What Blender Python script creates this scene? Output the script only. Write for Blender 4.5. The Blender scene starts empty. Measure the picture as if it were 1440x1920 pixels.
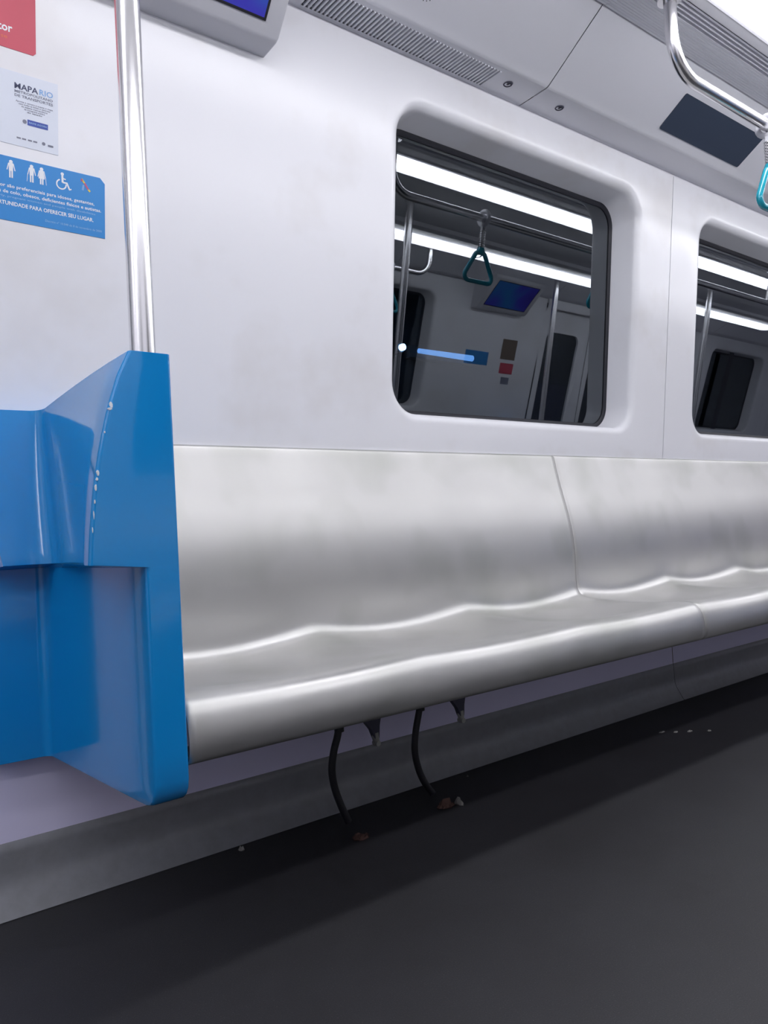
import bpy, bmesh, math, random
from mathutils import Vector, Matrix

scene = bpy.context.scene
C = scene.collection
PI = math.pi

# ------------------------------------------------------------------ camera
cam = bpy.data.cameras.new('camera')
camo = bpy.data.objects.new('camera', cam)
C.objects.link(camo)
scene.camera = camo
cam.sensor_fit = 'HORIZONTAL'
cam.sensor_width = 36.0
cam.lens = 36.0 * 1450.0 / 1440.0
cam.clip_start = 0.02
X = Vector((1828, 62, -1450)).normalized()
U = Vector((-.0534, .998, -.0247)); U = (U - X * U.dot(X)).normalized()
Y = U.cross(X)
R3 = Matrix((X, Y, U))
camo.matrix_world = Matrix.Translation((0, -1.762, .75)) @ R3.to_4x4()

# ------------------------------------------------------------------ world, exposure, light strength
w = bpy.data.worlds.new('world'); scene.world = w
w.use_nodes = True
w.node_tree.nodes['Background'].inputs[0].default_value = (0.0, 0.0, 0.0, 1)
scene.view_settings.view_transform = 'Standard'
scene.view_settings.look = 'None'
scene.view_settings.gamma = 1.0
scene.view_settings.exposure = 0.0
scene.view_settings.use_curve_mapping = False
LAMP = 11.7                       # radiance of the fluorescent diffusers
LAMP_COL = (0.972, 0.970, 1.0)

# ------------------------------------------------------------------ layout numbers (metres)
XR, XF = -2.415, 9.90            # rear / front end of the saloon
MID = -1.375                     # centre line
PERIOD = 7.015
LEAN = .1125
def wy(z): return .01 - LEAN * (z - 1.0)      # leaning side wall: y as a function of height
def opp(p): return Vector((5.57 - p[0], 2 * MID - p[1], p[2]))

# ------------------------------------------------------------------ materials
def mat(name, col, rough=.5, metal=0, coat=0, spec=.5, emit=None, estr=0):
    m = bpy.data.materials.new(name); m.use_nodes = True
    b = m.node_tree.nodes['Principled BSDF']
    b.inputs['Base Color'].default_value = (*col, 1)
    b.inputs['Roughness'].default_value = rough
    b.inputs['Metallic'].default_value = metal
    b.inputs['Coat Weight'].default_value = coat
    b.inputs['Coat Roughness'].default_value = .05
    b.inputs['Specular IOR Level'].default_value = spec
    if emit:
        b.inputs['Emission Color'].default_value = (*emit, 1)
        b.inputs['Emission Strength'].default_value = estr
    return m
def nodes(m): return m.node_tree.nodes, m.node_tree.links, m.node_tree.nodes['Principled BSDF']
def noise(m, scale, detail=3, rough=.55, stretch=(1, 1, 1)):
    n, l, b = nodes(m)
    tc = n.new('ShaderNodeTexCoord'); mp = n.new('ShaderNodeMapping'); nz = n.new('ShaderNodeTexNoise')
    mp.inputs['Scale'].default_value = stretch
    nz.inputs['Scale'].default_value = scale; nz.inputs['Detail'].default_value = detail
    nz.inputs['Roughness'].default_value = rough
    l.new(tc.outputs['Object'], mp.inputs[0]); l.new(mp.outputs[0], nz.inputs['Vector'])
    return nz
def ramp(m, src, stops):
    n, l, b = nodes(m)
    r = n.new('ShaderNodeValToRGB')
    while len(r.color_ramp.elements) < len(stops): r.color_ramp.elements.new(.5)
    for e, (p, c) in zip(r.color_ramp.elements, stops):
        e.position = p; e.color = (*c, 1) if len(c) == 3 else c
    l.new(src, r.inputs[0]); return r
def bump(m, src, strength, dist=.001):
    n, l, b = nodes(m)
    bp = n.new('ShaderNodeBump'); bp.inputs['Strength'].default_value = strength
    bp.inputs['Distance'].default_value = dist
    l.new(src, bp.inputs['Height']); l.new(bp.outputs[0], b.inputs['Normal'])

# white satin wall paint with faint grey-brown hand smudges
WALL = mat('wall_paint', (.80, .80, .85), .25, spec=.5)
nz = noise(WALL, 2.3, 4, .6)
r = ramp(WALL, nz.outputs[0], [(.0, (.70, .68, .67)), (.37, (.80, .79, .815)), (.50, (.85, .85, .895)), (1, (.86, .86, .905))])
WALL.node_tree.links.new(r.outputs[0], WALL.node_tree.nodes['Principled BSDF'].inputs['Base Color'])
KICK = mat('kick_panel_paint', (.78, .75, 1.0), .4)
CEIL = mat('ceiling_paint', (.80, .80, .85), .42)
COVE = mat('cove_paint', (.83, .83, .89), .38)
RIB = mat('ribbed_panel_paint', (.76, .77, .84), .35)
DARK = mat('dark_recess', (.03, .03, .045), .6)
SLOT = mat('vent_slot_dark', (.08, .08, .115), .7)
GASKET = mat('window_gasket_rubber', (.012, .013, .022), .55)
CHROME = mat('polished_steel', (.84, .83, .85), .24, metal=1)
STEEL = mat('brushed_steel_seat', (.57, .565, .555), .42, metal=1)
nz = noise(STEEL, 3.2, 3, .5)
r = ramp(STEEL, nz.outputs[0], [(.3, (.40,) * 3), (.7, (.48,) * 3)])
n, l, b = nodes(STEEL)
l.new(r.outputs[0], b.inputs['Roughness'])
nz2 = noise(STEEL, 4.5, 2, .45)
r2 = ramp(STEEL, nz2.outputs[0], [(.30, (.51, .515, .49)), (.52, (.60, .595, .585)), (1, (.62, .615, .605))])
l.new(r2.outputs[0], b.inputs['Base Color'])
BLUE = mat('blue_gloss_fibreglass', (.006, .25, .645), .13, coat=.35, spec=.4)
CHIP = mat('chipped_edge', (.75, .80, .85), .5)
TEAL = mat('teal_plastic', (.01, .33, .45), .18, coat=.5)
BLACK = mat('black_rubber', (.012, .012, .018), .5)
DIM = mat('dark_painted_bracket', (.05, .05, .085), .5)
TIP = mat('worn_metal_tip', (.42, .42, .40), .45, metal=.8)
SKIRT = mat('grey_skirting', (.17, .175, .195), .38)
nz = noise(SKIRT, 30, 4, .6)
r = ramp(SKIRT, nz.outputs[0], [(.3, (.22, .223, .24)), (.7, (.255, .26, .29))])
SKIRT.node_tree.links.new(r.outputs[0], SKIRT.node_tree.nodes['Principled BSDF'].inputs['Base Color'])
FLOOR = mat('speckled_dark_rubber_floor', (.05, .05, .056), .55)
n, l, b = nodes(FLOOR)
nz = noise(FLOOR, 420, 2, .6); ns = noise(FLOOR, 2.2, 5, .65)
r = ramp(FLOOR, nz.outputs[0], [(.0, (.013, .013, .016)), (.50, (.024, .024, .028)), (.66, (.032, .032, .036)), (.76, (.10, .10, .10))])
r2 = ramp(FLOOR, ns.outputs[0], [(.25, (.70, .67, .66)), (.6, (1.0, 1.0, 1.0)), (1, (1.12, 1.12, 1.12))])
mx = n.new('ShaderNodeMix'); mx.data_type = 'RGBA'; mx.blend_type = 'MULTIPLY'; mx.inputs[0].default_value = 1
l.new(r.outputs[0], mx.inputs[6]); l.new(r2.outputs[0], mx.inputs[7]); l.new(mx.outputs[2], b.inputs['Base Color'])
bump(FLOOR, nz.outputs[0], .35, .001)
SIGN_DK = mat('dark_display_glass', (.055, .075, .12), .25, coat=.3)
LAMPM = mat('lamp_diffuser', (.9, .9, .9), .5, emit=LAMP_COL, estr=LAMP)
MONI = mat('monitor_housing_plastic', (.66, .66, .71), .4)
SCREEN = mat('monitor_screen', (.01, .01, .04), .15)
n, l, b = nodes(SCREEN)
nz = noise(SCREEN, 3.2, 2, .5)
r = ramp(SCREEN, nz.outputs[0], [(.25, (.05, .03, .35)), (.5, (.06, .05, .55)), (.62, (.03, .16, .55)), (.8, (.02, .30, .50))])
l.new(r.outputs[0], b.inputs['Emission Color']); b.inputs['Emission Strength'].default_value = .62
RED = mat('red_sticker', (.60, .075, .12), .4)
BLUES = mat('blue_sticker', (.035, .26, .66), .35)
PAPER = mat('white_sticker_paper', (.72, .76, .86), .4)
WHITE = mat('white_ink', (.85, .87, .92), .5)
DIMW = mat('pale_blue_ink', (.35, .55, .80), .5)
INK = mat('dark_blue_ink', (.05, .06, .13), .5)
INKG = mat('grey_ink', (.20, .21, .28), .5)
LBLUE = mat('light_blue_ink', (.22, .42, .75), .5)
BBLUE = mat('badge_blue_ink', (.05, .09, .40), .5)
ORANGE = mat('orange_ink', (.75, .17, .06), .5)
YEL = mat('yellow_ink', (.75, .60, .10), .5)
PINK = mat('pink_ink', (.55, .12, .25), .5)
BROWN = mat('brown_poster_print', (.16, .12, .09), .5)
TUN = mat('tunnel_concrete', (.03, .032, .038), .9)
TUBE = mat('tunnel_blue_tube', (.2, .4, .9), .5, emit=(.22, .48, 1.0), estr=.95)
SPOT = mat('tunnel_spot_glow', (.8, .9, 1), .5, emit=(.35, .60, 1.0), estr=14)
LITTER = mat('brown_litter', (.10, .05, .04), .8)
SCRAP = mat('white_scrap', (.30, .29, .28), .8)
GLASS = bpy.data.materials.new('window_glass'); GLASS.use_nodes = True
n = GLASS.node_tree.nodes; l = GLASS.node_tree.links; n.clear()
out = n.new('ShaderNodeOutputMaterial'); mixs = n.new('ShaderNodeMixShader')
gl = n.new('ShaderNodeBsdfGlossy'); tr = n.new('ShaderNodeBsdfTransparent')
gl.inputs['Color'].default_value = (.86, .93, 1.0, 1); gl.inputs['Roughness'].default_value = .012
tr.inputs['Color'].default_value = (.55, .66, .76, 1)
fr = n.new('ShaderNodeFresnel'); fr.inputs['IOR'].default_value = 2.05
l.new(fr.outputs[0], mixs.inputs[0]); l.new(tr.outputs[0], mixs.inputs[1]); l.new(gl.outputs[0], mixs.inputs[2])
l.new(mixs.outputs[0], out.inputs[0])

# ------------------------------------------------------------------ mesh helpers
class MB:
    def __init__(s): s.v = []; s.f = []; s.sm = []
    def add(s, vs, fs, smooth=False):
        o = len(s.v); s.v += [Vector(p) for p in vs]
        for f in fs: s.f.append(tuple(i + o for i in f)); s.sm.append(smooth)
    def box(s, a, b):
        (x0, y0, z0), (x1, y1, z1) = a, b
        vs = [(x, y, z) for z in (z0, z1) for y in (y0, y1) for x in (x0, x1)]
        s.add(vs, [(0, 2, 3, 1), (4, 5, 7, 6), (0, 1, 5, 4), (2, 6, 7, 3), (0, 4, 6, 2), (1, 3, 7, 5)])
    def prism(s, poly, x0, x1, smooth=False, caps=True):       # poly of (y,z) extruded along x
        k = len(poly)
        vs = [(x0, y, z) for y, z in poly] + [(x1, y, z) for y, z in poly]
        s.add(vs, [(i, (i + 1) % k, (i + 1) % k + k, i + k) for i in range(k)], smooth)
        if caps: s.add(vs, [tuple(range(k))[::-1], tuple(range(k, 2 * k))])
    def sheet(s, prof, x0, x1, smooth=True):                   # open (y,z) profile extruded along x
        k = len(prof)
        vs = [(x0, y, z) for y, z in prof] + [(x1, y, z) for y, z in prof]
        s.add(vs, [(i, i + 1, i + 1 + k, i + k) for i in range(k - 1)], smooth)
    def tube(s, pts, r, seg=14, caps=True, closed=False):
        pts = [Vector(p) for p in pts]; k = len(pts); rings = []
        rr = r if isinstance(r, (list, tuple)) else [r] * k
        up = None
        for i, p in enumerate(pts):
            a = pts[(i - 1) % k] if (closed or i > 0) else p
            b_ = pts[(i + 1) % k] if (closed or i < k - 1) else p
            t = (b_ - a).normalized()
            if up is None:
                up = Vector((0, 0, 1)) if abs(t.z) < .9 else Vector((0, 1, 0))
            nn = (up - t * up.dot(t)).normalized(); up = nn
            bb = t.cross(nn)
            rings.append([p + (nn * math.cos(2 * PI * j / seg) + bb * math.sin(2 * PI * j / seg)) * rr[i] for j in range(seg)])
        vs = [q for ring in rings for q in ring]; fs = []
        last = k if closed else k - 1
        for i in range(last):
            i2 = (i + 1) % k
            for j in range(seg):
                j2 = (j + 1) % seg
                fs.append((i * seg + j, i * seg + j2, i2 * seg + j2, i2 * seg + j))
        s.add(vs, fs, True)
        if caps and not closed:
            s.add(rings[0], [tuple(range(seg))[::-1]]); s.add(rings[-1], [tuple(range(seg))])
    def build(s, name, m, parent=None, loc=None, bevel=0, seg=2, solid=0, weld=False):
        o0 = Vector(loc) if loc is not None else (Vector(parent['o']) if parent is not None else Vector((0, 0, 0)))
        me = bpy.data.meshes.new(name)
        me.from_pydata([p - o0 for p in s.v], [], s.f)
        me.polygons.foreach_set('use_smooth', s.sm)
        if weld or bevel:
            bm = bmesh.new(); bm.from_mesh(me)
            bmesh.ops.remove_doubles(bm, verts=bm.verts, dist=1e-5)
            bmesh.ops.recalc_face_normals(bm, faces=bm.faces)
            bm.to_mesh(me); bm.free()
        if weld or bevel: me.set_sharp_from_angle(angle=math.radians(38))
        me.materials.append(m)
        ob = bpy.data.objects.new(name, me); C.objects.link(ob)
        if parent is not None: ob.parent = parent
        else: ob.location = o0
        ob['o'] = tuple(o0)
        if bevel:
            md = ob.modifiers.new('bevel', 'BEVEL'); md.width = bevel; md.segments = seg
            md.limit_method = 'ANGLE'; md.angle_limit = math.radians(35); md.harden_normals = True
            for p in me.polygons: p.use_smooth = True
        if solid:
            md = ob.modifiers.new('solid', 'SOLIDIFY'); md.thickness = solid; md.offset = -1
        return ob

def part(mb, name, m, parent, label=None, **k):
    # a child mesh; children of children keep the same world origin
    ob = mb.build(name, m, parent, **k)
    if label: ob['label'] = label
    return ob
def thing(name, loc, label=None, cat=None, group=None, kind=None):
    o = bpy.data.objects.new(name, None); C.objects.link(o); o.location = loc; o['o'] = tuple(loc)
    o.empty_display_size = .1
    tag(o, label, cat, group, kind); return o
def tag(o, label=None, cat=None, group=None, kind=None):
    for k_, v_ in (('label', label), ('category', cat), ('group', group), ('kind', kind)):
        if v_: o[k_] = v_
    return o
def copy_tree(o, parent=None):
    c = o.copy(); C.objects.link(c)
    if parent is not None: c.parent = parent
    for ch in [q for q in bpy.data.objects if q.parent == o]: copy_tree(ch, c)
    return c
def dup(o, loc, rz=0, label=None, group=None):
    c = copy_tree(o); c.location = loc; c.rotation_euler = (0, 0, rz)
    if label: c['label'] = label
    if group: c['group'] = group
    return c
def dup_opp(o, dx=0, label=None, group=None):
    p = opp(o.location); p.x += dx
    return dup(o, p, PI, label, group)
def dup_fwd(o, dx, label=None, group=None):
    return dup(o, o.location + Vector((dx, 0, 0)), 0, label, group)

def rrect(x0, x1, z0, z1, r, n=10):
    pts = []
    for cx, cz, a0 in ((x1 - r, z1 - r, 0), (x0 + r, z1 - r, 90), (x0 + r, z0 + r, 180), (x1 - r, z0 + r, 270)):
        for i in range(n + 1):
            a = math.radians(a0 + 90 * i / n)
            pts.append((cx + r * math.cos(a), cz + r * math.sin(a)))
    return pts

# ------------------------------------------------------------------ floor, tunnel, ends
f = MB()
NX, NY = 120, 30
f.add([(XR, .0, 0), (XF, .0, 0), (XF, 2 * MID, 0), (XR, 2 * MID, 0), (XR, .0, -.06), (XF, .0, -.06), (XF, 2 * MID, -.06), (XR, 2 * MID, -.06)],
      [(0, 3, 2, 1), (4, 5, 6, 7), (0, 1, 5, 4), (2, 3, 7, 6), (0, 4, 7, 3), (1, 2, 6, 5)])
tag(f.build('floor', FLOOR), kind='structure')
t = MB(); t.box((XR - 2, 1.35, -1.2), (XF + 6, 1.55, 4.0))
tag(t.build('wall_tunnel', TUN, loc=(3, 1.45, 0)), kind='structure')
t = MB(); t.box((XR - 2, 2 * MID - 1.55, -1.2), (XF + 6, 2 * MID - 1.35, 4.0))
tag(t.build('wall_tunnel', TUN, loc=(3, 2 * MID - 1.45, 0)), kind='structure')
for nm, x0, x1 in (('wall_rear', XR - .05, XR), ('wall_front', XF, XF + .05)):
    t = MB(); t.box((x0, 2 * MID - .05, -.05), (x1, .05, 2.4))
    tag(t.build(nm, WALL, loc=((x0 + x1) / 2, MID, 0)), kind='structure')

# ------------------------------------------------------------------ leaning upper wall panels
ZB, ZT = .986, 2.117
def P(x, z, d=0): return (x, wy(z) + d, z)
WIN = dict(z0=1.102, z1=1.995, r=.095)
def window_loops(x0, x1):
    L = []
    for e, d in ((.030, 0), (.020, .0012), (.011, .0045), (.004, .011), (0, .020), (-.002, .030), (-.013, .113)):
        L.append([P(x, z, d) for x, z in rrect(x0 - e, x1 + e, WIN['z0'] - e, WIN['z1'] + e, WIN['r'] + e * .9)])
    return L
def wall_panel(xa, xb, win=None, name='wall_left'):
    m = MB(); g = .0022
    xa += g; xb -= g
    if win:
        L = window_loops(*win)
        k = len(L[0])
        rx0, rx1, rz0, rz1 = win[0] - .11, win[1] + .11, WIN['z0'] - .085, WIN['z1'] + .085
        ring = [P(x, z) for x, z in rrect(rx0, rx1, rz0, rz1, .0008)]
        vs = ring + [p for l_ in L for p in l_]
        fs = []
        for a in range(len(L)):
            for i in range(k):
                j = (i + 1) % k
                fs.append((a * k + i, a * k + j, (a + 1) * k + j, (a + 1) * k + i))
        m.add(vs, fs, True)
        for (u0, u1, w0, w1) in ((xa, rx0, ZB, ZT), (rx1, xb, ZB, ZT), (rx0, rx1, ZB, rz0), (rx0, rx1, rz1, ZT)):
            m.add([P(u0, w0), P(u1, w0), P(u1, w1), P(u0, w1)], [(0, 1, 2, 3)])
    else:
        m.add([P(xa, ZB), P(xb, ZB), P(xb, ZT), P(xa, ZT)], [(0, 1, 2, 3)], True)
    # returned edges so the panel has thickness
    e = .030
    m.add([P(xa, ZB), P(xb, ZB), P(xb, ZB, e), P(xa, ZB, e)], [(0, 1, 2, 3)])
    m.add([P(xa, ZT), P(xb, ZT), P(xb, ZT, e), P(xa, ZT, e)], [(3, 2, 1, 0)])
    m.add([P(xa, ZB), P(xa, ZT), P(xa, ZT, e), P(xa, ZB, e)], [(3, 2, 1, 0)])
    m.add([P(xb, ZB), P(xb, ZT), P(xb, ZT, e), P(xb, ZB, e)], [(0, 1, 2, 3)])
    o = m.build(name, WALL, loc=((xa + xb) / 2, 0, 0))
    tag(o, kind='structure')
    # blind strip behind the seams
    return o
WALLS = [(-2.415, -1.25, None), (.17, 2.885, (1.458, 2.655)), (2.885, 4.60, (3.115, 4.312)), (4.60, 5.765, None)]
wall_objs = [wall_panel(*a) for a in WALLS]
b_ = MB()     # backing behind wall seams
for (za, zb_) in ((ZB - .05, WIN['z0'] - .07), (WIN['z1'] + .08, ZT)):
    b_.add([P(XR, za, .034), P(XF, za, .034), P(XF, zb_, .034), P(XR, zb_, .034)], [(0, 1, 2, 3)])
for x_ in (-1.25, .17, 2.885, 4.6, 5.765):
    b_.add([P(x_ - .05, ZB, .033), P(x_ + .05, ZB, .033), P(x_ + .05, ZT, .033), P(x_ - .05, ZT, .033)], [(0, 1, 2, 3)])
gp = MB(); gp.add([P(XR, 2.09, .010), P(XF, 2.09, .010), P(XF, 2.16, .010), P(XR, 2.16, .010)], [(0, 1, 2, 3)])
gapo = tag(gp.build('trim_2', CEIL, loc=(3, 0, 0)), kind='structure')
back = tag(b_.build('trim_1', DARK, loc=(3, 0, 0)), kind='structure')

def window(xa, xb, name):
    root = thing(name, (round((xa + xb) / 2, 4), .03, 0), kind='structure')
    zz0, zz1 = WIN['z0'] + .014, WIN['z1'] - .014
    k = MB()
    A = [P(x, z, .111) for x, z in rrect(xa + .006, xb - .006, zz0 - .008, zz1 + .008, .092)]
    B = [P(x, z, .109) for x, z in rrect(xa + .030, xb - .030, zz0 + .014, zz1 - .016, .072)]
    Bd = [(x, y + .007, z) for x, y, z in B]
    nA = len(A)
    k.add(A + B + Bd, [(i, (i + 1) % nA, (i + 1) % nA + nA, i + nA) for i in range(nA)] +
          [(i + nA, (i + 1) % nA + nA, (i + 1) % nA + 2 * nA, i + 2 * nA) for i in range(nA)], True)
    part(k, 'gasket', GASKET, root)
    g = MB(); pts = [P(x, z, .114) for x, z in rrect(xa + .010, xb - .010, zz0 - .004, zz1 + .004, .09)]
    g.add(pts, [tuple(range(len(pts)))])
    part(g, 'pane', GLASS, root)
    return root
win1 = window(1.458, 2.655, 'window_1')
win2 = window(3.115, 4.312, 'window_2')

# lower kick panel and grey coved skirting
def skirting(x0, x1):
    m = MB()
    prof = [(.026, .147), (.021, .143), (.020, .120), (.0195, .085), (.018, .066), (.013, .050), (.004, .035), (-.006, .0185), (-.014, .006), (-.019, .0012)]
    m.sheet(prof, x0 + .0015, x1 - .0015)
    o = m.build('baseboard_left', SKIRT, loc=((x0 + x1) / 2, 0, 0)); tag(o, kind='structure'); return o
def kick(x0, x1):
    m = MB(); m.sheet([(.022, .144), (.022, .50), (.022, .975)], x0 + .002, x1 - .002, False)
    o = m.build('wall_left', KICK, loc=((x0 + x1) / 2, 0, 0)); tag(o, kind='structure'); return o
low = []
for x0, x1 in ((-2.415, -1.25), (.17, 2.885), (2.885, 5.765)):
    low.append(skirting(x0, x1)); low.append(kick(x0, x1))
b2 = MB(); b2.add([(XR, .03, 0), (XF, .03, 0), (XF, .03, 1.0), (XR, .03, 1.0)], [(0, 1, 2, 3)])
back2 = tag(b2.build('trim_19', DARK, loc=(3, 0, 0)), kind='structure')

# sliding door (out of the photo's frame, seen mirrored in the windows)
def door(x0, x1, name):
    root = thing(name, ((x0 + x1) / 2, .02, 0), kind='structure')
    mid = (x0 + x1) / 2
    for a, b in ((x0 + .03, mid - .004), (mid + .004, x1 - .03)):
        m = MB(); wx0, wx1 = a + .12, b - .10
        outer = rrect(a, b, .01, 2.06, .004); inner = rrect(wx0, wx1, .85, 1.86, .07)
        k = len(outer)
        def Q(x, z, d): return (x, (wy(z) if z > 1 else .01) + .05 + d, z)
        O = [Q(x, z, 0) for x, z in outer]; I = [Q(x, z, 0) for x, z in inner]; I2 = [Q(x, z, .02) for x, z in inner]
        m.add(O + I + I2, [(i, (i + 1) % k, (i + 1) % k + k, i + k) for i in range(k)] + [(i + k, (i + 1) % k + k, (i + 1) % k + 2 * k, i + 2 * k) for i in range(k)])
        lf = part(m, 'door_leaf', WALL, root)
        g = MB(); g.add(I2, [tuple(range(k))]); part(g, 'pane', GLASS, lf)
    m = MB()
    for a, b in ((x0, x0 + .035), (x1 - .035, x1)):
        m.add([(a, .0, 0), (b, .0, 0), (b, .0, 1), (a, .0, 1)], [(0, 1, 2, 3)]); m.add([P(a, 1.0, -.01), P(b, 1.0, -.01), P(b, 2.1, -.01), P(a, 2.1, -.01)], [(0, 1, 2, 3)])
    m.add([P(x0, 2.05, -.01), P(x1, 2.05, -.01), P(x1, 2.15, -.01), P(x0, 2.15, -.01)], [(0, 1, 2, 3)])
    part(m, 'door_frame', WALL, root)
    return root
door1 = door(-1.25, .17, 'door_1')

# ------------------------------------------------------------------ ceiling
CX = 1.972          # seam between two cove panels
def cove_panel(x0, x1, hole=None, name='trim_3', screws=()):
    root = thing(name, ((x0 + x1) / 2, -.3, 2.2), kind='structure')
    g = .0016; a, b = x0 + g, x1 - g
    m = MB()
    def strip(pr, xa, xb, sm=True): m.sheet(pr, xa, xb, sm)
    up = [(-.222, 2.1315), (-.229, 2.1325), (-.235, 2.1355), (-.241, 2.1395), (-.441, 2.2695), (-.447, 2.275), (-.449, 2.283)]
    edge = [(-.085, 2.138), (-.098, 2.134), (-.103, 2.130), (-.108, 2.1285), (-.116, 2.1282)]
    strip(up, a, b)
    strip(edge, a, b)
    if hole:
        h0, h1 = hole
        strip([(-.116, 2.1282), (-.222, 2.1315)], a, h0, False)
        strip([(-.116, 2.1282), (-.222, 2.1315)], h1, b, False)
        strip([(-.116, 2.1282), (-.122, 2.1284)], h0, h1, False)
        strip([(-.206, 2.131), (-.222, 2.1315)], h0, h1, False)
    else:
        strip([(-.116, 2.1282), (-.222, 2.1315)], a, b, False)
    part(m, 'cove_shell', COVE, root)
    for sx in screws:
        s = MB()
        def disc(cx, cy, r0, r1, z0, z1, n=24):
            vs = [(cx + r0 * math.cos(2 * PI * i / n), cy + r0 * math.sin(2 * PI * i / n), z0) for i in range(n)]
            vs += [(cx + r1 * math.cos(2 * PI * i / n), cy + r1 * math.sin(2 * PI * i / n), z1) for i in range(n)]
            s.add(vs, [(i, (i + 1) % n, (i + 1) % n + n, i + n) for i in range(n)])
            return vs
        disc(sx, -.173, .0155, .0135, 2.1295, 2.1270)
        v2 = disc(sx, -.173, .0135, .011, 2.1270, 2.1300)
        s.add(v2[24:], [tuple(range(24))])
        lk = part(s, 'lock_screw', SLOT, root)
        d = MB(); n_ = 3
        vs = [(sx + .0052 * math.cos(2 * PI * i / 12), -.173 + .0052 * math.sin(2 * PI * i / 12), 2.1288) for i in range(12)]
        d.add(vs, [tuple(range(12))]); part(d, 'keyhole', DARK, lk)
    return root
V0, V1 = 1.115, 1.783
coveA = cove_panel(.25, CX, (V0, V1), 'trim_3', (1.848,))
coveB = cove_panel(CX, 3.70, None, 'trim_4', (2.099,))
cv0 = cove_panel(XR, .25, None, 'trim_5'); cv1 = cove_panel(3.70, 6.80, None, 'trim_6'); cv2 = cove_panel(6.80, XF, None, 'trim_7')
# ring of speaker perforations on the slope of the first cove panel
s = MB()
sl = Vector((0, -.200, .130)).normalized(); nrm = Vector((0, -.130, -.200)).normalized()
c0 = Vector((1.400, 0, 0)) + Vector((0, -.241, 2.1395)) + sl * .085
for rad, cnt in ((.042, 26), (.030, 18), (.018, 10)):
    for i in range(cnt):
        a = 2 * PI * i / cnt
        c_ = c0 + Vector((1, 0, 0)) * rad * math.cos(a) + sl * rad * math.sin(a) + nrm * .0006
        s.add([c_ + Vector((1, 0, 0)) * .0017 * math.cos(2 * PI * j / 8) + sl * .0017 * math.sin(2 * PI * j / 8) for j in range(8)], [tuple(range(8))])
part(s, 'speaker_grille', SLOT, coveA)

# air vent grille in the lip
vent = thing('air_vent', ((V0 + V1) / 2, -.165, 2.13), 'long grey slotted air vent in the ceiling edge between the monitor and the window', 'vent')
g = MB(); k = 0; x = V0
pitch = .0131
while x < V1 - .004:
    g.box((x + .0072, -.2065, 2.1283), (min(x + pitch, V1), -.1215, 2.1345)); x += pitch
g.box((V0, -.2065, 2.1345), (V1, -.203, 2.137)); g.box((V0, -.125, 2.1345), (V1, -.1215, 2.137))
part(g, 'grille', COVE, vent)
d = MB(); d.box((V0 - .005, -.21, 2.1375), (V1 + .005, -.118, 2.139)); part(d, 'backing', SLOT, vent)

# dark display set in the cove slope
dp = thing('blank_display', (2.84, -.32, 2.19), 'dark blank display set flush in the ceiling slope behind the handrail', 'display')
pts = []
for u, v in rrect(2.552, 3.118, .030, .166, .008, 5):
    q = Vector((u, -.235, 2.1355)) + sl * v + nrm * .0025; pts.append(q)
pb = [q - nrm * .004 for q in pts]
m = MB(); m.add(pts + pb, [tuple(range(len(pts)))] + [(i, (i + 1) % len(pts), (i + 1) % len(pts) + len(pts), i + len(pts)) for i in range(len(pts))])
o = part(m, 'display_glass', SIGN_DK, dp)

# ribbed panel with four open slots beside the light
def rib_panel(x0, x1, name):
    A = Vector((0, -.453, 2.269)); B = Vector((0, -.655, 2.2015)); dirv = (B - A).normalized(); L = (B - A).length
    up_ = Vector((0, -dirv.z, dirv.y)); up_ = up_ if up_.z > 0 else -up_
    pr = [(A + up_ * .012)]
    pr.append(A + dirv * .0)
    s_ = .010
    while s_ < .132:                                   # fine ridges
        pr += [A + dirv * s_, A + dirv * (s_ + .0012) + up_ * .0013, A + dirv * (s_ + .0050) + up_ * .0013, A + dirv * (s_ + .0062)]
        s_ += .0125
    s_ = .138
    for i in range(4):                                 # deep open slots
        pr += [A + dirv * s_, A + dirv * (s_ + .0005) + up_ * .028, A + dirv * (s_ + .0125) + up_ * .028, A + dirv * (s_ + .013)]
        s_ += .0180
    pr.append(A + dirv * (L + .001)); 
    m = MB(); m.sheet([(p.y, p.z) for p in pr], x0 + .001, x1 - .001, False)
    o = m.build(name, RIB, loc=((x0 + x1) / 2, -.55, 2.25)); tag(o, kind='structure'); return o
ribs = [rib_panel(a, b, 'trim_%d' % (8 + i)) for i, (a, b) in enumerate(((XR, 1.972), (1.972, 5.20), (5.20, XF)))]

# centre ceiling
m = MB(); m.sheet([(-.440, 2.30), (-.99, 2.30), (-.992, 2.225), (-1.10, 2.235), (MID, 2.24), (2 * MID + 1.10, 2.235), (2 * MID + .992, 2.225), (2 * MID + .99, 2.30), (2 * MID + .440, 2.30)], XR, XF, False)
m.box((XR, 2 * MID - .05, 2.32), (XF, .05, 2.36))
tag(m.build('ceiling', CEIL, loc=(3.7, MID, 2.24)), kind='structure')

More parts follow.
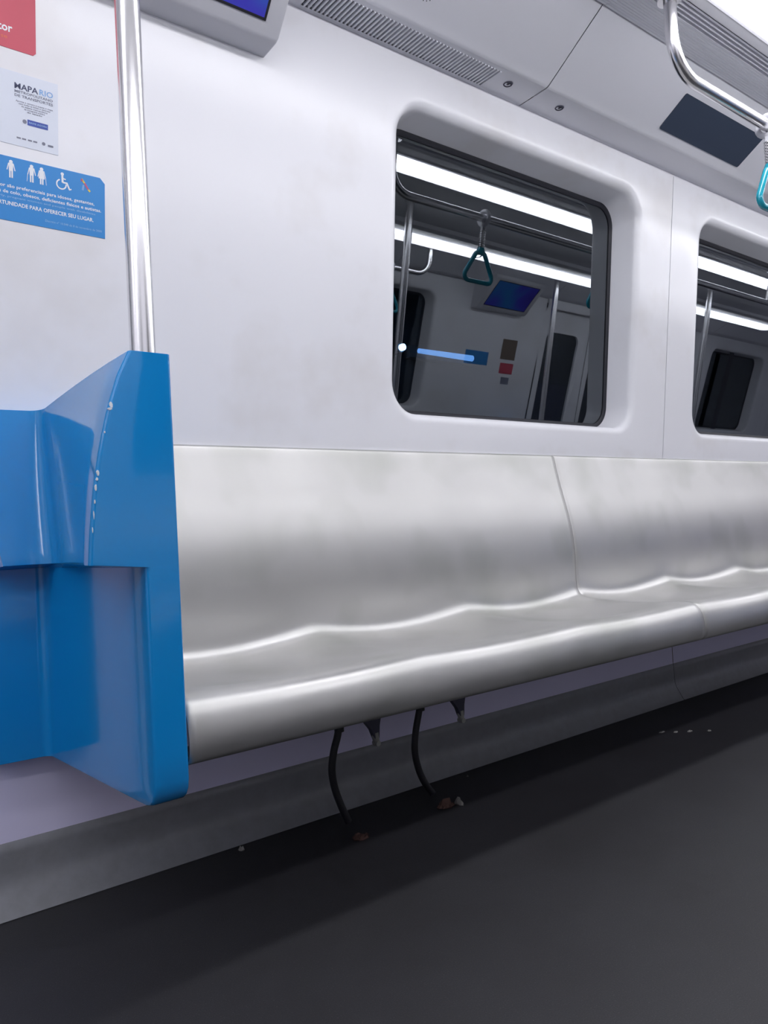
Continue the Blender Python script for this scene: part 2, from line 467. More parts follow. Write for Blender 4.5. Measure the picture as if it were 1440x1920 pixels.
# light strip fixtures
LY0, LY1, LZ = -.722, -.905, 2.180
def fixture(x0, x1):
    root = thing('ceiling_light', ((x0 + x1) / 2, (LY0 + LY1) / 2, 2.2), 'bright white strip light in the ceiling above the handrail', 'ceiling light', 'ceiling strip lights')
    m = MB()
    m.prism([(-.656, 2.2035), (-.664, 2.196), (-.700, 2.186), (-.706, 2.180), (-.716, 2.178), (-.716, 2.19), (-.716, 2.215), (-.656, 2.215)], x0, x1)
    m.prism([(-.853, 2.190), (-.859, 2.186), (-.960, 2.186), (-.992, 2.200), (-.992, 2.225), (-.853, 2.225)], x0, x1)
    m.box((x0, -.86, 2.2145), (x1, -.655, 2.222))
    part(m, 'light_frame', MONI, root)
    d = MB()
    pr = [(-.722, 2.184), (-.726, 2.168), (-.732, 2.156), (-.742, 2.151), (-.76, 2.149), (-.790, 2.148), (-.820, 2.149), (-.836, 2.151), (-.845, 2.156), (-.850, 2.168), (-.853, 2.186)]
    d.sheet(pr, x0 + .006, x1 - .006)
    part(d, 'diffuser', LAMPM, root)
    for u in (x0, x1 - .006):
        e = MB(); e.prism([(y_, z_ - .002) for y_, z_ in pr] , u, u + .006)
        part(e, 'end_cap', MONI, root)
    return root
LX = [(-2.40, -.30), (-.30, 1.75), (1.75, 3.80), (3.80, 5.85), (5.85, 7.90), (7.90, 9.89)]
fix = [fixture(*q) for q in LX]
for i, lb in enumerate(('white strip light along the ceiling, rearmost on the window side', 'white strip light in the ceiling over the blue end panel', 'bright white strip light at the top right corner above the curved handrail', 'white strip light in the ceiling beyond the hanging strap', 'white strip light far along the ceiling on the window side', 'farthest white strip light on the window side')):
    fix[i]['label'] = lb
    c = dup_opp(fix[i], 0, 'white strip light across the aisle, %s from the rear end' % ('sixth', 'fifth', 'fourth', 'third', 'second', 'first')[i])

# ------------------------------------------------------------------ steel benches
def catmull(P_, sub=4):
    out = []
    Q = [P_[0]] + P_ + [P_[-1]]
    for i in range(1, len(Q) - 2):
        p0, p1, p2, p3 = [Vector(q) for q in Q[i - 1:i + 3]]
        for s_ in range(sub):
            t_ = s_ / sub
            out.append(.5 * ((2 * p1) + (p2 - p0) * t_ + (2 * p0 - 5 * p1 + 4 * p2 - p3) * t_ ** 2 + (3 * p1 - p0 - 3 * p2 + p3) * t_ ** 3))
    out.append(Vector(P_[-1])); return out
BP = [(.020, .984), (.004, .9835), (-.001, .981), (-.004, .974), (-.013, .93), (-.029, .862), (-.046, .80), (-.059, .745), (-.067, .69), (-.070, .634), (-.069, .58),
      (-.069, .54), (-.074, .513), (-.089, .494), (-.115, .485), (-.17, .480), (-.25, .477), (-.33, .477), (-.40, .480), (-.45, .4835),
      (-.485, .483), (-.508, .476), (-.522, .458), (-.529, .431), (-.530, .402), (-.524, .384), (-.508, .375), (-.47, .372), (-.40, .374)]
PROF = catmull([(a, b) for a, b in BP], 4)
SEAT = .545; BL = SEAT * 3
def bench_mesh():
    m = MB(); NXs = 96; K = len(PROF)
    vs = []
    for i in range(NXs + 1):
        x = .0012 + (BL - .0024) * i / NXs
        s_ = abs(math.sin(PI * x / SEAT)); mm = (math.sqrt(s_ * s_ + .012) - .1095) / .8965
        for p in PROF:
            y, z = p
            g1 = math.exp(-((y + .20) / .13) ** 2) if z > .47 and z < .56 else 0
            pan = 0
            if z < .60:                                     # seat pan dish
                a = min(1, max(0, (.60 - z) / .09)); bq = min(1, max(0, (y + .515) / .22)) ** 1.0
                bq = bq * bq * (3 - 2 * bq)
                pan = a * (.20 + .80 * bq) if z > .45 else .20 * max(0, (z - .40) / .05)
            dz = -.024 * mm * pan
            # the back of the seat hollows a little towards the wall
            hb = math.exp(-((z - .515) / .045) ** 2) if y > -.15 else 0
            dy = .012 * mm * hb
            ex = 0
            vs.append((x, y + dy + ex, z + dz))
    fs = [(i * K + j, (i + 1) * K + j, (i + 1) * K + j + 1, i * K + j + 1) for i in range(NXs) for j in range(K - 1)]
    m.add(vs, fs, True)
    return m
def bench(x0, label):
    root = thing('metal_bench', (0, 0, 0), label, 'bench', 'brushed steel bench units')
    sh = part(bench_mesh(), 'seat_shell', STEEL, root, solid=.003)
    root.location = (x0, 0, 0)
    return root
bench1 = bench(.5348, 'brushed steel bench unit beside the blue end panel, under the bare wall and window')
bench2 = dup_fwd(bench1, BL, 'brushed steel bench unit beyond the thin curved seam, running out of the right edge')
bench3 = dup_fwd(bench1, 2 * BL, 'brushed steel bench unit farthest along the window side')
for i, bb in enumerate((bench2, bench2, bench2)):
    p = opp(Vector((.5348 + BL * i, 0, 0)))
    dup(bb, p, PI, ('steel bench unit across the aisle, nearest the forward door', 'steel bench unit across the aisle, between its two neighbours', 'steel bench unit across the aisle, behind the viewer')[i])

def add_brackets(root):
    # curved support brackets welded under the pan
    for bx in (1.245, 1.560):
        b_ = MB()
        pl = [(-.072, .372), (.028, .372), (.026, .275), (.015, .232), (.012, .200), (-.002, .200), (-.012, .225), (-.030, .248), (-.052, .264), (-.072, .270)]
        vs = [(bx + u, -.106, z) for u, z in pl] + [(bx + u, -.090, z) for u, z in pl]
        k = len(pl)
        b_.add(vs, [tuple(range(k)), tuple(range(k, 2 * k))[::-1]] + [(i, i + k, (i + 1) % k + k, (i + 1) % k) for i in range(k)])
        b_.add([(bx - .06, -.106, .372), (bx + .03, -.106, .372), (bx + .03, .02, .372), (bx - .06, .02, .372), (bx - .06, -.106, .360), (bx + .03, -.106, .360), (bx + .03, .02, .360), (bx - .06, .02, .360)], [(0, 1, 2, 3), (7, 6, 5, 4), (1, 5, 6, 2), (2, 6, 7, 3), (3, 7, 4, 0), (0, 4, 5, 1)])
        br = part(b_, 'bracket', DIM, root, loc=(0, 0, 0), weld=True); br.location = -root.location
        h = MB(); h.tube([(bx + .004, -.098, .215), (bx + .005, -.098, .200), (bx + .007, -.099, .188)], [.010, .010, .008], 12)
        h.tube([(bx + .007, -.108, .186), (bx + .007, -.088, .186)], .0075, 12)
        part(h, 'hook', TIP, br, loc=(0, 0, 0))
add_brackets(bench1)

# ------------------------------------------------------------------ blue end panel
def end_panel():
    root = thing('end_panel', (.50, -.25, .33), 'glossy blue moulded end panel carrying the steel pole, left of the bench', 'end panel')
    fe = [(.722, .385), (.771, .389), (.846, .398), (.905, .409), (.966, .424), (1.027, .444), (1.064, .463)]
    def xf(z):
        if z <= fe[0][0]: return fe[0][1]
        for (a, xa), (b, xb) in zip(fe, fe[1:]):
            if z <= b: return xa + (xb - xa) * (z - a) / (b - a)
        return fe[-1][1]
    def ztop(x, y): return 1.066 - .030 * min(1, max(0, (y + .53) / .53)) ** 1.6
    FR = -.535
    def section(xfr, xcr, ycr, yfl, xl, yfront, xr, rc=.035, re=.007):
        pts = []
        # front left rounded edge
        for i in range(5):
            a = PI + (PI / 2) * (1 - i / 4)           # from front (-y) round to -x side, reversed below
            pts.append((xfr + re + re * math.cos(PI * 1.5 - PI / 2 * i / 4), yfront + re + re * math.sin(PI * 1.5 - PI / 2 * i / 4)))
        for t_ in (.2, .4, .6, .8): pts.append((xfr + (xcr - xfr) * t_, yfront + (ycr - rc - yfront) * t_))
        for i in range(7):                            # concave fillet into the flange
            a = PI / 2 * i / 6
            pts.append((xcr - rc * (1 - math.cos(a)), ycr - rc + rc * math.sin(a)))
        for t_ in (.33, .66): pts.append((xcr - rc + (xl - xcr + rc) * t_, ycr + (yfl - ycr) * t_))
        pts.append((xl, yfl)); pts.append((xl, yfl + .01)); pts.append((xl, .012)); pts.append((xr - .02, .012)); pts.append((xr, .012))
        pts.append((xr, -.2)); pts.append((xr, yfront + .005))
        for i in (1, 2, 3): pts.append((xr - .005 + .005 * math.cos(PI / 2 * i / 3), yfront + .005 - .005 * math.sin(PI / 2 * i / 3)))
        return pts
    layers = []
    # lower part: z .315 to .718
    for z in (.318, .322, .330, .342, .358, .40, .50, .60, .68, .712):
        q = max(0, (.360 - z) / .042); yf = FR + .040 * (1 - math.sqrt(max(0, 1 - q * q)))
        layers.append([(x, y, z) for x, y in section(.474, .447, -.030, -.024, .335, yf, .533, .020)])
    def upper(t_, z):
        ybk = -.050 - .055 * (1 - t_) ** 1.5
        return section(xf(z), .452 - .004 * (1 - t_), ybk, ybk + .004, .335 + .02 * (1 - t_) ** 2, FR, .533, .045 - .015 * t_)
    n_ = 16
    for i in range(n_ + 1):
        t_ = i / n_; z = .722 + (1.064 - .722) * t_
        if i == 0: layers.append([(x, y, .7205) for x, y in upper(0, .722)])
        sec = upper(t_, z)
        layers.append([(x, y, .722 + (ztop(x, y) - .722) * t_ - (.012 if False else 0)) for x, y in sec])
    m = MB(); k = len(layers[0])
    vs = [p for L_ in layers for p in L_]
    fs = [(a * k + i, a * k + (i + 1) % k, (a + 1) * k + (i + 1) % k, (a + 1) * k + i) for a in range(len(layers) - 1) for i in range(k)]
    fs.append(tuple(range(k))[::-1]); fs.append(tuple(range((len(layers) - 1) * k, len(layers) * k)))
    m.add(vs, fs, True)
    body = part(m, 'panel_body', BLUE, root, weld=True)
    es = body.modifiers.new('edges', 'BEVEL'); es.width = .006; es.segments = 3; es.limit_method = 'ANGLE'; es.angle_limit = math.radians(50); es.harden_normals = True
    # chipped paint along the front left edge
    c = MB(); rnd = random.Random(4)
    for z, w_, h_ in ((.975, .0035, .012), (.968, .004, .006), (.93, .001, .004), (.865, .0022, .010), (.856, .002, .006), (.842, .0015, .012), (.82, .001, .010), (.80, .0008, .014), (.776, .0008, .01)):
        x = xf(z) + .0030; pts = []
        for i in range(7):
            a = 2 * PI * i / 7; rr = rnd.uniform(.6, 1.1)
            pts.append((x + w_ * rr * math.cos(a), FR + .0008, z + h_ * .5 * rr * math.sin(a)))
        back_ = [(q[0], q[1] + .003, q[2]) for q in pts]
        fr_ = [(q[0], q[1] - .0012, q[2]) for q in pts]
        c = MB(); c.add(fr_ + back_, [tuple(range(7))] + [(i, (i + 1) % 7, (i + 1) % 7 + 7, i + 7) for i in range(7)])
        part(c, 'paint_chip', CHIP, body, 'pale chip on the worn front edge')
    return root
ep = end_panel()
ep2 = dup_opp(ep, 0, 'blue moulded end panel across the aisle by the forward door')

# vertical pole standing on the blue end panel
def pole(x, y, z0, z1, r=.0215, label='', name='grab_pole'):
    root = thing(name, (x, y, z0), label, 'pole')
    m = MB(); m.tube([(x, y, z0), (x, y, (z0 + z1) / 2), (x, y, z1)], r, 24); part(m, 'tube', CHROME, root)
    c = MB(); c.tube([(x, y, z0 - .002), (x, y, z0 + .004)], r + .009, 24)
    part(c, 'collar', CHROME, root)
    c = MB(); c.tube([(x, y, z1 - .03), (x, y, z1)], r + .012, 24); part(c, 'flange', CHROME, root)
    return root
p1 = pole(.509, -.478, 1.060, 2.262, label='polished steel grab pole standing on the blue end panel')
p1b = dup_opp(p1, 0, 'steel grab pole standing on the blue end panel across the aisle')
p1c = dup_opp(p1, 2.30, 'steel grab pole across the aisle beyond the forward door')
p2 = pole(2.74, MID, 0, 2.238, label='steel grab pole on the aisle centre line nearest the viewer')
p3 = dup_fwd(p2, 3.1, 'steel grab pole on the aisle centre line farther forward')

# ------------------------------------------------------------------ handrail with bent end
def handrail():
    root = thing('handrail', (4.0, -.63, 2.0), 'polished steel ceiling handrail with a curved end, top right', 'handrail')
    r = .0180; y, z = -.63, 2.0; xv, R_ = 2.022, .105
    pts = [(xv, y, 2.21), (xv, y, z + R_ + .03)]
    for i in range(9):
        a = PI + PI / 2 * i / 8
        pts.append((xv + R_ + R_ * math.cos(a), y, z + R_ + R_ * math.sin(a)))
    pts += [(x_, y, z) for x_ in (2.3, 2.6, 3.0, 3.5, 4.0, 4.5, 5.0, 5.3)]
    m = MB(); m.tube(pts, r, 24); part(m, 'rail_tube', CHROME, root)
    for xs in (3.62, 5.28):
        s = MB(); s.tube([(xs, y, z), (xs, y, 2.215)], r * .9, 16); part(s, 'hanger', CHROME, root)
    for xs in (xv, 3.62, 5.28):
        c = MB(); c.tube([(xs, y, 2.198), (xs, y, 2.216)], .034, 20); part(c, 'flange', CHROME, root)
    return root
rail = handrail()
rail2 = dup_opp(rail, 0, 'steel ceiling handrail across the aisle')

def strap(x, y, label):
    root = thing('hanging_strap', (x, y, 2.0), label, 'hanging strap', 'teal hanging straps')
    c = MB()
    ring = [(x + dx, y + .0315 * math.cos(2 * PI * i / 20), 2.0 + .0315 * math.sin(2 * PI * i / 20)) for dx in (0,) for i in range(20)]
    c.tube(ring, .0095, 10, closed=True)
    c.box((x - .008, y - .006, 1.945), (x + .008, y + .006, 1.972))
    part(c, 'clamp', MONI, root)
    sp = MB(); turns, nn_ = 9, 12
    sp.tube([(x + .012 * math.cos(2 * PI * i / nn_), y + .012 * math.sin(2 * PI * i / nn_), 1.948 - .085 * i / (turns * nn_)) for i in range(turns * nn_ + 1)], .0033, 6)
    sp.tube([(x, y, 1.955), (x, y, 1.86)], .006, 8)
    part(sp, 'spring', CHROME, root)
    h = MB()
    h.tube([(x, y, 1.872), (x, y, 1.858), (x, y, 1.842)], [.015, .020, .017], 14)
    loop = []
    cor = [(-.012, 1.850, .010), (.012, 1.850, .010), (.074, 1.748, .026), (-.074, 1.748, .026)]
    cc = [(0, 1.846), (.080, 1.722), (-.080, 1.722)]
    def arc(cx, cz, r_, a0, a1, k_): return [(x + cx + r_ * math.cos(math.radians(a0 + (a1 - a0) * i / k_)), y, cz + r_ * math.sin(math.radians(a0 + (a1 - a0) * i / k_))) for i in range(k_ + 1)]
    loop += arc(-.012, 1.826, .024, 160, 90, 3) + arc(.012, 1.826, .024, 90, 20, 3) + arc(.062, 1.745, .024, 20, -90, 6) + arc(-.062, 1.745, .024, -90, -200, 6)
    h.tube(loop, .0105, 12, closed=True)
    part(h, 'handle', TEAL, root)
    return root
st1 = strap(2.572, -.63, 'teal plastic hanging strap on the curved handrail at the right edge')
st2 = dup_fwd(st1, .9, 'teal hanging strap next along the same handrail, past the right edge')
st3 = dup(st1, (3.22, 2 * MID + .63, 2.0), 0, 'teal hanging strap across the aisle, at the end of its rail')
st4 = dup(st1, (2.66, 2 * MID + .63, 2.0), 0, 'teal hanging strap across the aisle, second from the rail end')

# ------------------------------------------------------------------ passenger monitor
def monitor():
    root = thing('monitor', (.73, -.17, 2.05), 'light grey monitor housing with a blue screen hung below the ceiling edge', 'monitor')
    x0, x1 = .430, 1.012
    pr = [(-.090, 1.963), (-.158, 1.9665), (-.171, 1.972), (-.360, 2.191), (-.352, 2.215), (-.10, 2.215)]
    m = MB(); m.prism(pr, x0, x1)
    part(m, 'housing', MONI, root, bevel=.006, seg=3)
    n1 = Vector((0, -.219, -.189)).normalized(); up1 = Vector((0, -.189, .219)).normalized()
    def q(x, v, o_): return Vector((x, -.171, 1.972)) + up1 * v + n1 * o_
    bz = MB()
    xa, xb, va, vb = x0 + .055, .959, .032, .262
    fr_ = [q(xa, va, .0015), q(xb, va, .0015), q(xb, vb, .0015), q(xa, vb, .0015)]
    bz.add(fr_, [(0, 1, 2, 3)])
    sc = part(bz, 'screen', SCREEN, root)
    e = MB()
    for a, b, c_, d_ in ((xa - .006, xb + .006, va - .006, va), (xa - .006, xb + .006, vb, vb + .006), (xa - .006, xa, va, vb), (xb, xb + .006, va, vb)):
        e.add([q(a, c_, .002), q(b, c_, .002), q(b, d_, .002), q(a, d_, .002)], [(0, 1, 2, 3)])
        e.add([q(a, c_, -.001), q(b, c_, -.001), q(b, d_, -.001), q(a, d_, -.001)], [(3, 2, 1, 0)])
    part(e, 'bezel', BLACK, root)
    return root
mon = monitor()
mon2 = dup_opp(mon, 0, 'grey monitor with a violet and teal screen across the aisle')
mon2.location += Vector((-.07, 0, -.035))

# ------------------------------------------------------------------ stickers on the wall
def text_geo(body, bold=0):
    cu = bpy.data.curves.new('t', 'FONT'); cu.body = body; cu.offset = bold; cu.resolution_u = 2
    ob = bpy.data.objects.new('t', cu); C.objects.link(ob)
    bpy.context.view_layer.update()
    dg = bpy.context.evaluated_depsgraph_get()
    me = bpy.data.meshes.new_from_object(ob.evaluated_get(dg))
    vs = [(v.co.x, v.co.y) for v in me.vertices]; fs = [tuple(p.vertices) for p in me.polygons]
    bpy.data.objects.remove(ob); bpy.data.curves.remove(cu); bpy.data.meshes.remove(me)
    return vs, fs
def put_text(mb, body, x_right, z_base, cap, width=None, x_left=None, off=.0014, bold=.01, italic=0):
    vs, fs = text_geo(body, bold)
    xs = [v[0] for v in vs]; a, b = min(xs), max(xs)
    sy = cap / .70
    sx = (width / (b - a)) if width else sy
    ox = (x_right - (b - a) * sx) if x_left is None else x_left
    pts = []
    for (u, v) in vs:
        z = z_base + v * sy
        pts.append((ox + (u - a) * sx + italic * v * sy, wy(z) - off, z))
    mb.add(pts, fs)
def flat(mb, pts, off):
    mb.add([(x, wy(z) - off, z) for x, z in pts], [tuple(range(len(pts)))])
def slab(mb, pts, off):
    a = [(x, wy(z) - off, z) for x, z in pts]; b = [(x, wy(z) + .001, z) for x, z in pts]; k = len(pts)
    mb.add(a + b, [tuple(range(k))] + [(i, i + k, (i + 1) % k + k, (i + 1) % k) for i in range(k)])
def circ(cx, cz, r, n=16): return [(cx + r * math.cos(2 * PI * i / n), cz + r * math.sin(2 * PI * i / n)) for i in range(n)]
def bar(x0, z0, x1, z1, w_):
    d = Vector((x1 - x0, z1 - z0)).normalized(); nx, nz_ = -d.y * w_ / 2, d.x * w_ / 2
    return [(x0 + nx, z0 + nz_), (x0 - nx, z0 - nz_), (x1 - nx, z1 - nz_), (x1 + nx, z1 + nz_)]

# blue priority notice
pn = thing('priority_notice', (.42, wy(1.5), 1.44), 'blue priority seating sticker with white pictograms, lowest of the wall stickers', 'sticker')
m = MB(); slab(m, [(.205, 1.441), (.6065, 1.441), (.6065, 1.5600), (.596, 1.5712), (.205, 1.5712)], .0010); part(m, 'backing', BLUES, pn)
t = MB()
put_text(t, 'Os assentos desta cor s\u00e3o preferenciais para idosos, gestantes,', .583, 1.5085, .0068, width=.282, bold=.015)
put_text(t, 'pessoas com crian\u00e7as de colo, obesos, deficientes f\u00edsicos e autistas.', .598, 1.4965, .0068, width=.302, bold=.015)
put_text(t, 'TENHA A OPORTUNIDADE PARA OFERECER SEU LUGAR.', .581, 1.4725, .0078, width=.262, bold=.02)
part(t, 'lettering', WHITE, pn)
t = MB()
put_text(t, 'Decreto n\u00ba 10.048 de 8 de novembro de 2000', .599, 1.4530, .0045, width=.120, bold=.0)
part(t, 'small_print', DIMW, pn); t = MB()
put_text(t, 'Priority seats for the elderly, pregnant women and people with disabilities', .585, 1.4880, .0040, width=.30, bold=0)
part(t, 'small_print', DIMW, pn)
o_ = .0014
def person(cx, zb, s, skirt=False, cane=0):
    t = MB()
    flat(t, circ(cx, zb + .0325 * s, .0036 * s), o_)
    if skirt: flat(t, [(cx - .0035 * s, zb + .0300 * s), (cx + .0035 * s, zb + .0300 * s), (cx + .0065 * s, zb + .012 * s), (cx - .0065 * s, zb + .012 * s)], o_ + .0001)
    else: flat(t, [(cx - .0045 * s, zb + .0300 * s), (cx + .0045 * s, zb + .0300 * s), (cx + .0040 * s, zb + .014 * s), (cx - .0040 * s, zb + .014 * s)], o_ + .0001)
    for dx in (-.0022, .0022): flat(t, bar(cx + dx * s, zb + .015 * s, cx + dx * s, zb, .0030 * s), o_ + .0002)
    for sg in (-1, 1): flat(t, bar(cx + sg * .0045 * s, zb + .029 * s, cx + sg * .0078 * s, zb + .015 * s, .0018 * s), o_ + .0003)
    if cane: flat(t, bar(cx + cane * .0080 * s, zb + .016 * s, cx + cane * .0095 * s, zb, .0010 * s), o_ + .0004)
    part(t, 'pictogram', WHITE, pn)
person(.412, 1.5285, 1.0); person(.4525, 1.5285, 1.0, False, -1); person(.4725, 1.5285, .98, True, 1)
person(.372, 1.5285, 1.0); person(.335, 1.5285, 1.0)
t = MB(); cx, cz = .513, 1.5385
a0, a1 = math.radians(110), math.radians(370); N_ = 18
ro, ri = .0112, .0084
pa = [(cx + ro * math.cos(a0 + (a1 - a0) * i / N_), cz + ro * math.sin(a0 + (a1 - a0) * i / N_)) for i in range(N_ + 1)]
pc = [(cx + ri * math.cos(a0 + (a1 - a0) * i / N_), cz + ri * math.sin(a0 + (a1 - a0) * i / N_)) for i in range(N_ + 1)]
for i in range(N_): flat(t, [pa[i], pa[i + 1], pc[i + 1], pc[i]], o_)
flat(t, circ(.5150, 1.5605, .0034), o_); flat(t, bar(.5150, 1.5580, .5155, 1.5425, .0042), o_ + .0001)
flat(t, bar(.5155, 1.5430, .5250, 1.5430, .0034), o_ + .0002); flat(t, bar(.5240, 1.5440, .5300, 1.5300, .0034), o_ + .0003); flat(t, bar(.529, 1.530, .534, 1.5325, .0025), o_)
flat(t, bar(.5155, 1.5515, .5220, 1.5500, .0025), o_ + .0004)
part(t, 'pictogram', WHITE, pn)
for nm, mt, segs in (('ribbon', YEL, [(.5555, 1.5600, .5620, 1.5520), (.5700, 1.5400, .5740, 1.5360)]), ('ribbon', PINK, [(.5560, 1.5600, .5560, 1.5545), (.5620, 1.5520, .5700, 1.5400)]), ('ribbon', LBLUE, [(.5600, 1.5480, .5580, 1.5360)])):
    r_ = MB()
    for q_ in segs: flat(r_, bar(*q_, .004), .0015)
    part(r_, nm, mt, pn, 'coloured puzzle ribbon')
# red sticker
rs = thing('red_sticker', (.36, wy(1.85), 1.788), 'red sticker with white lettering at the top left corner', 'sticker')
m = MB(); slab(m, [(.205, 1.7885), (.4585, 1.7885), (.4640, 1.794), (.4640, 2.01), (.205, 2.01)], .001); part(m, 'backing', RED, rs)
t = MB(); put_text(t, 'setor', .4185, 1.8210, .0165, width=.046, bold=.02); part(t, 'lettering', WHITE, rs)
t = MB(); put_text(t, 'acesse', .4085, 1.8065, .0075, width=.04, bold=.0); part(t, 'orange_lettering', ORANGE, rs)
# white map sticker
ms = thing('map_sticker', (.44, wy(1.67), 1.597), 'white transport map sticker with blue badge between the red and blue stickers', 'sticker')
m = MB(); slab(m, [(.255, 1.5975), (.5075, 1.5975), (.5075, 1.745), (.255, 1.745)], .0008); part(m, 'backing', PAPER, ms)
t = MB(); put_text(t, 'MAPA', 0, 1.7125, .0115, width=.0465, x_left=.421, bold=.018, off=.0012); part(t, 'title', INK, ms)
t = MB(); put_text(t, 'RIO', 0, 1.7125, .0115, width=.0275, x_left=.470, bold=.012, off=.0012); part(t, 'title_end', LBLUE, ms, 'pale blue end of the title')
t = MB()
put_text(t, 'METROPOLITANO', 0, 1.7045, .0052, width=.076, x_left=.421, off=.0012, bold=.02)
put_text(t, 'DE TRANSPORTES', 0, 1.6965, .0052, width=.076, x_left=.421, off=.0012, bold=.02)
lines = ['Aponte a camera e acesse o mapa', 'com todas as linhas e estacoes', 'do sistema metropolitano', 'de transporte publico', 'do estado']
for i, s_ in enumerate(lines):
    wd = .074 - .011 * i
    put_text(t, s_, 0, 1.6865 - .0045 * i, .0032, width=wd, x_left=.423 + .0055 * i, off=.0012)
part(t, 'lettering', INKG, ms); t = MB()
for u in (.424, .4345, .446, .4565): flat(t, bar(u, 1.6135, u + .008, 1.6135, .0030), .0012)
flat(t, circ(.4775, 1.6140, .0035), .0012); flat(t, bar(.486, 1.6125, .497, 1.6125, .004), .0012); part(t, 'logo', INKG, ms); t = MB(); flat(t, circ(.440, 1.6495, .0042), .0012)
part(t, 'emblem', INKG, ms)
t = MB(); flat(t, [(.4455, 1.6440), (.4865, 1.6440), (.4865, 1.6555), (.4455, 1.6555)], .0012); part(t, 'badge', BBLUE, ms)
t = MB(); put_text(t, 'BAIXE AGORA', .4845, 1.6482, .0034, width=.036, off=.0015); part(t, 'badge_lettering', DIMW, ms)

# notices on the far wall (seen only as reflections in the window)
def plain_notice(x0, x1, z0, z1, m_, name, label):
    root = thing(name, ((x0 + x1) / 2, wy(z0), z0), label, 'sticker')
    mb = MB(); slab(mb, [(x0, z0), (x1, z0), (x1, z1), (x0, z1)], .001); part(mb, 'backing', m_, root); return root
def place_opp(o, dx=0):
    p = opp(o.location); o.location = p; o.rotation_euler = (0, 0, PI); return o
place_opp(plain_notice(.78, 1.05, 1.49, 1.60, BLUES, 'priority_notice', 'blue sticker across the aisle, left of the red one'))
place_opp(plain_notice(.455, .635, 1.56, 1.73, BROWN, 'poster', 'brown printed notice across the aisle above the small red sticker'))
place_opp(plain_notice(.455, .620, 1.44, 1.53, RED, 'red_sticker', 'small red sticker across the aisle under the brown notice'))
place_opp(plain_notice(.480, .580, 1.35, 1.41, INKG, 'map_sticker', 'small grey sticker across the aisle under the red one'))

# ------------------------------------------------------------------ opposite side: same panels turned about the car's centre
for o in wall_objs[1:] + low[2:]:
    c = dup_opp(o); c.name = o.name.split('.')[0].replace('left', 'right'); c['kind'] = 'structure'
for o in (wall_objs[2],):
    c = dup_opp(o, PERIOD); c.name = 'wall_right'
for o in (wall_objs[3],):
    c = dup_opp(o, PERIOD); c.name = 'wall_right'
for o in low[4:6]:
    c = dup_opp(o, PERIOD); c.name = o.name.split('.')[0].replace('left', 'right')
for i, (o, dx) in enumerate(((win1, 0), (win2, 0), (win2, PERIOD))):
    c = dup_opp(o, dx); c.name = 'window_%d' % (3 + i)
c = dup_opp(door1, 0); c.name = 'door_2'
c = dup_opp(door1, -PERIOD); c.name = 'door_3'
c = dup_fwd(door1, PERIOD); c.name = 'door_4'
wall_panel(-2.415, -1.615).name = 'wall_right'
q = [o for o in bpy.data.objects if o.name == 'wall_right' or o.name.startswith('wall_right.')]
# that blank panel was built on the window side; turn it round to the aisle's other side
for o in q:
    if abs(o.location.y) < 1e-6: o.location = (o.location.x, 2 * MID, 0); o.rotation_euler = (0, 0, PI)
o = wall_panel(9.70, 9.90); o.name = 'wall_right'; o.location = (o.location.x, 2 * MID, 0); o.rotation_euler = (0, 0, PI)
o = wall_panel(7.185, 9.90); 
o = kick(7.185, 9.90); o = skirting(7.185, 9.90)
for o in (coveA, coveB, cv0, cv1, cv2) :
    c = dup_opp(o); c.name = 'trim_%d' % (20 + (coveA, coveB, cv0, cv1, cv2).index(o))
o = cove_panel(7.985, XF, None, 'trim_25'); p_ = o.location.copy(); o.location = (p_.x, 2 * MID - p_.y, p_.z); o.rotation_euler = (0, 0, PI)
o = dup_opp(vent, 0, 'grey slotted air vent in the ceiling edge across the aisle')
for i, o in enumerate(ribs):
    c = dup_opp(o); c.name = 'trim_%d' % (26 + i)
    c.location.x = o.location.x
for o, nm in ((back, 'trim_30'), (back2, 'trim_31'), (gapo, 'trim_32')):
    c = o.copy(); C.objects.link(c); c.name = nm; p_ = o.location
    c.rotation_euler = (0, 0, PI); c.location = (XR + XF - p_.x, 2 * MID, 0)

# ------------------------------------------------------------------ hanging cables and litter under the bench
def cable(pts, label):
    m = MB(); cp = []
    V = [Vector(p) for p in pts]; Q = [V[0]] + V + [V[-1]]
    for i in range(1, len(Q) - 2):
        for s_ in range(5):
            t_ = s_ / 5; p0, p1_, p2_, p3_ = Q[i - 1:i + 3]
            cp.append(.5 * ((2 * p1_) + (p2_ - p0) * t_ + (2 * p0 - 5 * p1_ + 4 * p2_ - p3_) * t_ ** 2 + (3 * p1_ - p0 - 3 * p2_ + p3_) * t_ ** 3))
    cp.append(V[-1])
    m.tube(cp, .0095, 12)
    # tape wraps
    m.tube([cp[8] + Vector((0, 0, .012)), cp[8], cp[8] - Vector((0, 0, .014))], .0125, 12)
    o = m.build('cable', BLACK, loc=tuple(V[-1])); tag(o, label, 'cable'); return o
cable([(1.150, -.10, .372), (1.139, -.10, .290), (1.128, -.10, .235), (1.113, -.10, .195), (1.104, -.10, .150), (1.109, -.10, .105), (1.121, -.105, .060), (1.140, -.11, .010)],
      'black cable hanging under the bench, nearer the blue end panel')
cable([(1.440, -.10, .372), (1.420, -.10, .290), (1.404, -.10, .238), (1.388, -.10, .185), (1.382, -.10, .135), (1.392, -.10, .085), (1.407, -.105, .045), (1.430, -.11, .010)],
      'black cable hanging under the bench, farther from the blue end panel')
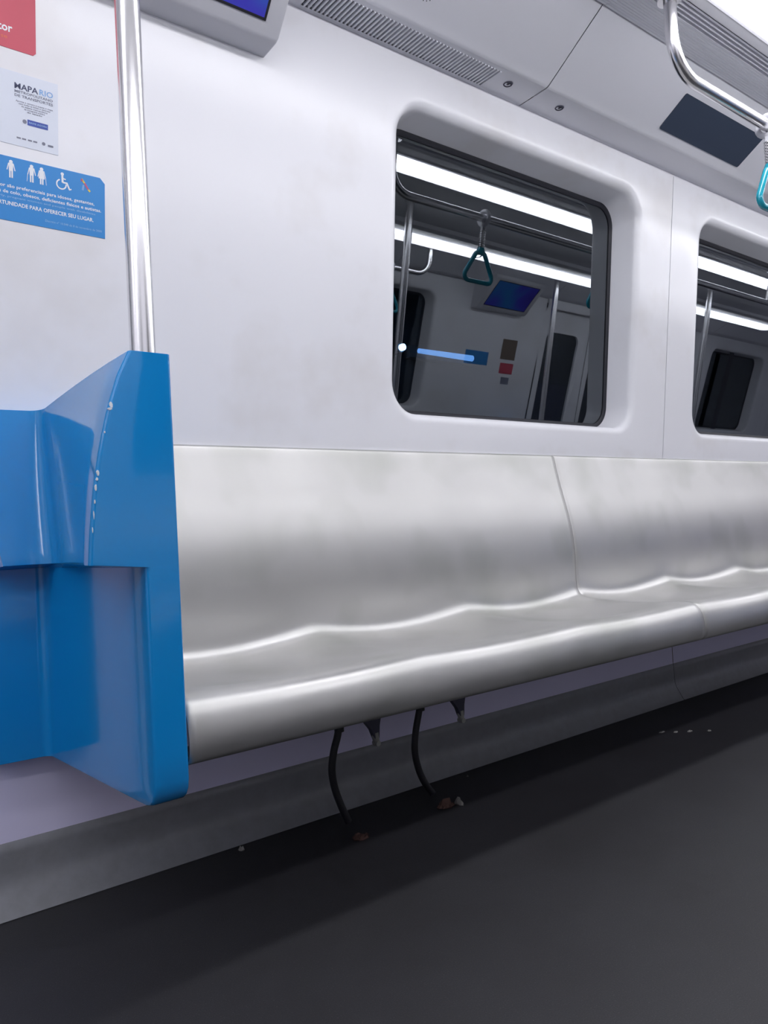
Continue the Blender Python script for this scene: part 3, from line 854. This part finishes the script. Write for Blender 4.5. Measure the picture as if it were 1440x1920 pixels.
def crumple(x, y, sx, sy, h, m_, name, label, cat, seed, n=26):
    rnd = random.Random(seed); mb = MB()
    vs = []
    for i in range(7):
        for j in range(7):
            u, v = i / 6 - .5, j / 6 - .5
            k_ = 1 - .5 * (abs(u) + abs(v))
            vs.append((x + sx * (u + rnd.uniform(-.07, .07)) * k_, y + sy * (v + rnd.uniform(-.07, .07)) * k_, .001 + h * max(.05, (1 - 3.2 * (u * u + v * v))) * rnd.uniform(.3, 1)))
    base = [(p[0], p[1], .0005) for p in vs]
    mb.add(vs, [(i * 7 + j, (i + 1) * 7 + j, (i + 1) * 7 + j + 1, i * 7 + j + 1) for i in range(6) for j in range(6)])
    mb.add(base, [(i * 7 + j, i * 7 + j + 1, (i + 1) * 7 + j + 1, (i + 1) * 7 + j) for i in range(6) for j in range(6)])
    o = mb.build(name, m_, loc=(x, y, 0)); tag(o, label, cat); return o
crumple(1.405, -.190, .075, .05, .022, LITTER, 'litter', 'reddish brown crumpled litter on the floor below the farther cable', 'litter', 3)
crumple(1.440, -.205, .022, .045, .022, SCRAP, 'litter', 'pale torn scrap beside the reddish litter on the floor', 'litter', 8)
crumple(1.115, -.195, .06, .05, .014, LITTER, 'litter', 'small dark brown litter on the floor below the nearer cable', 'litter', 5)
crumple(.868, -.045, .020, .022, .014, SCRAP, 'paper_scrap', 'small white scrap on the floor near the skirting by the blue end panel', 'scrap', 11)
for i, (x_, y_, s_) in enumerate(((2.405, -.215, .040), (2.435, -.250, .030), (2.475, -.280, .036), (2.520, -.325, .022))):
    crumple(x_, y_, s_, .018, .005, SCRAP, 'paper_scrap', 'tiny pale scrap in the short row on the dark floor at the right', 'scrap', 20 + i)['group'] = 'row of tiny pale scraps'
crumple(1.62, -.055, .008, .008, .004, SCRAP, 'paper_scrap', 'lone tiny pale speck on the floor beside the skirting under the bench', 'scrap', 40)

# ------------------------------------------------------------------ lamps on the tunnel wall outside
tl = thing('tunnel_light', (2.85, 1.30, 1.55), 'pale blue light tube outside the nearer window', 'lamp')
m = MB(); m.tube([(2.705, 1.28, 1.6915), (3.10, 1.28, 1.689)], [.013, .017], 12); part(m, 'tube', TUBE, tl)
m = MB(); m.box((2.66, 1.30, 1.66), (3.16, 1.35, 1.72)); part(m, 'housing', TUN, tl)
ts = thing('tunnel_lamp', (2.60, 1.30, 1.70), 'small bright blue-white lamp outside the nearer window at its left edge', 'lamp')
m = MB(); m.tube([(2.584, 1.26, 1.695), (2.584, 1.285, 1.695)], .017, 16); part(m, 'lens', SPOT, ts)
m = MB(); m.tube([(2.584, 1.28, 1.695), (2.584, 1.35, 1.695)], .024, 16); part(m, 'housing', TUN, ts)

for o in bpy.data.objects:
    if 'o' in o: del o['o']
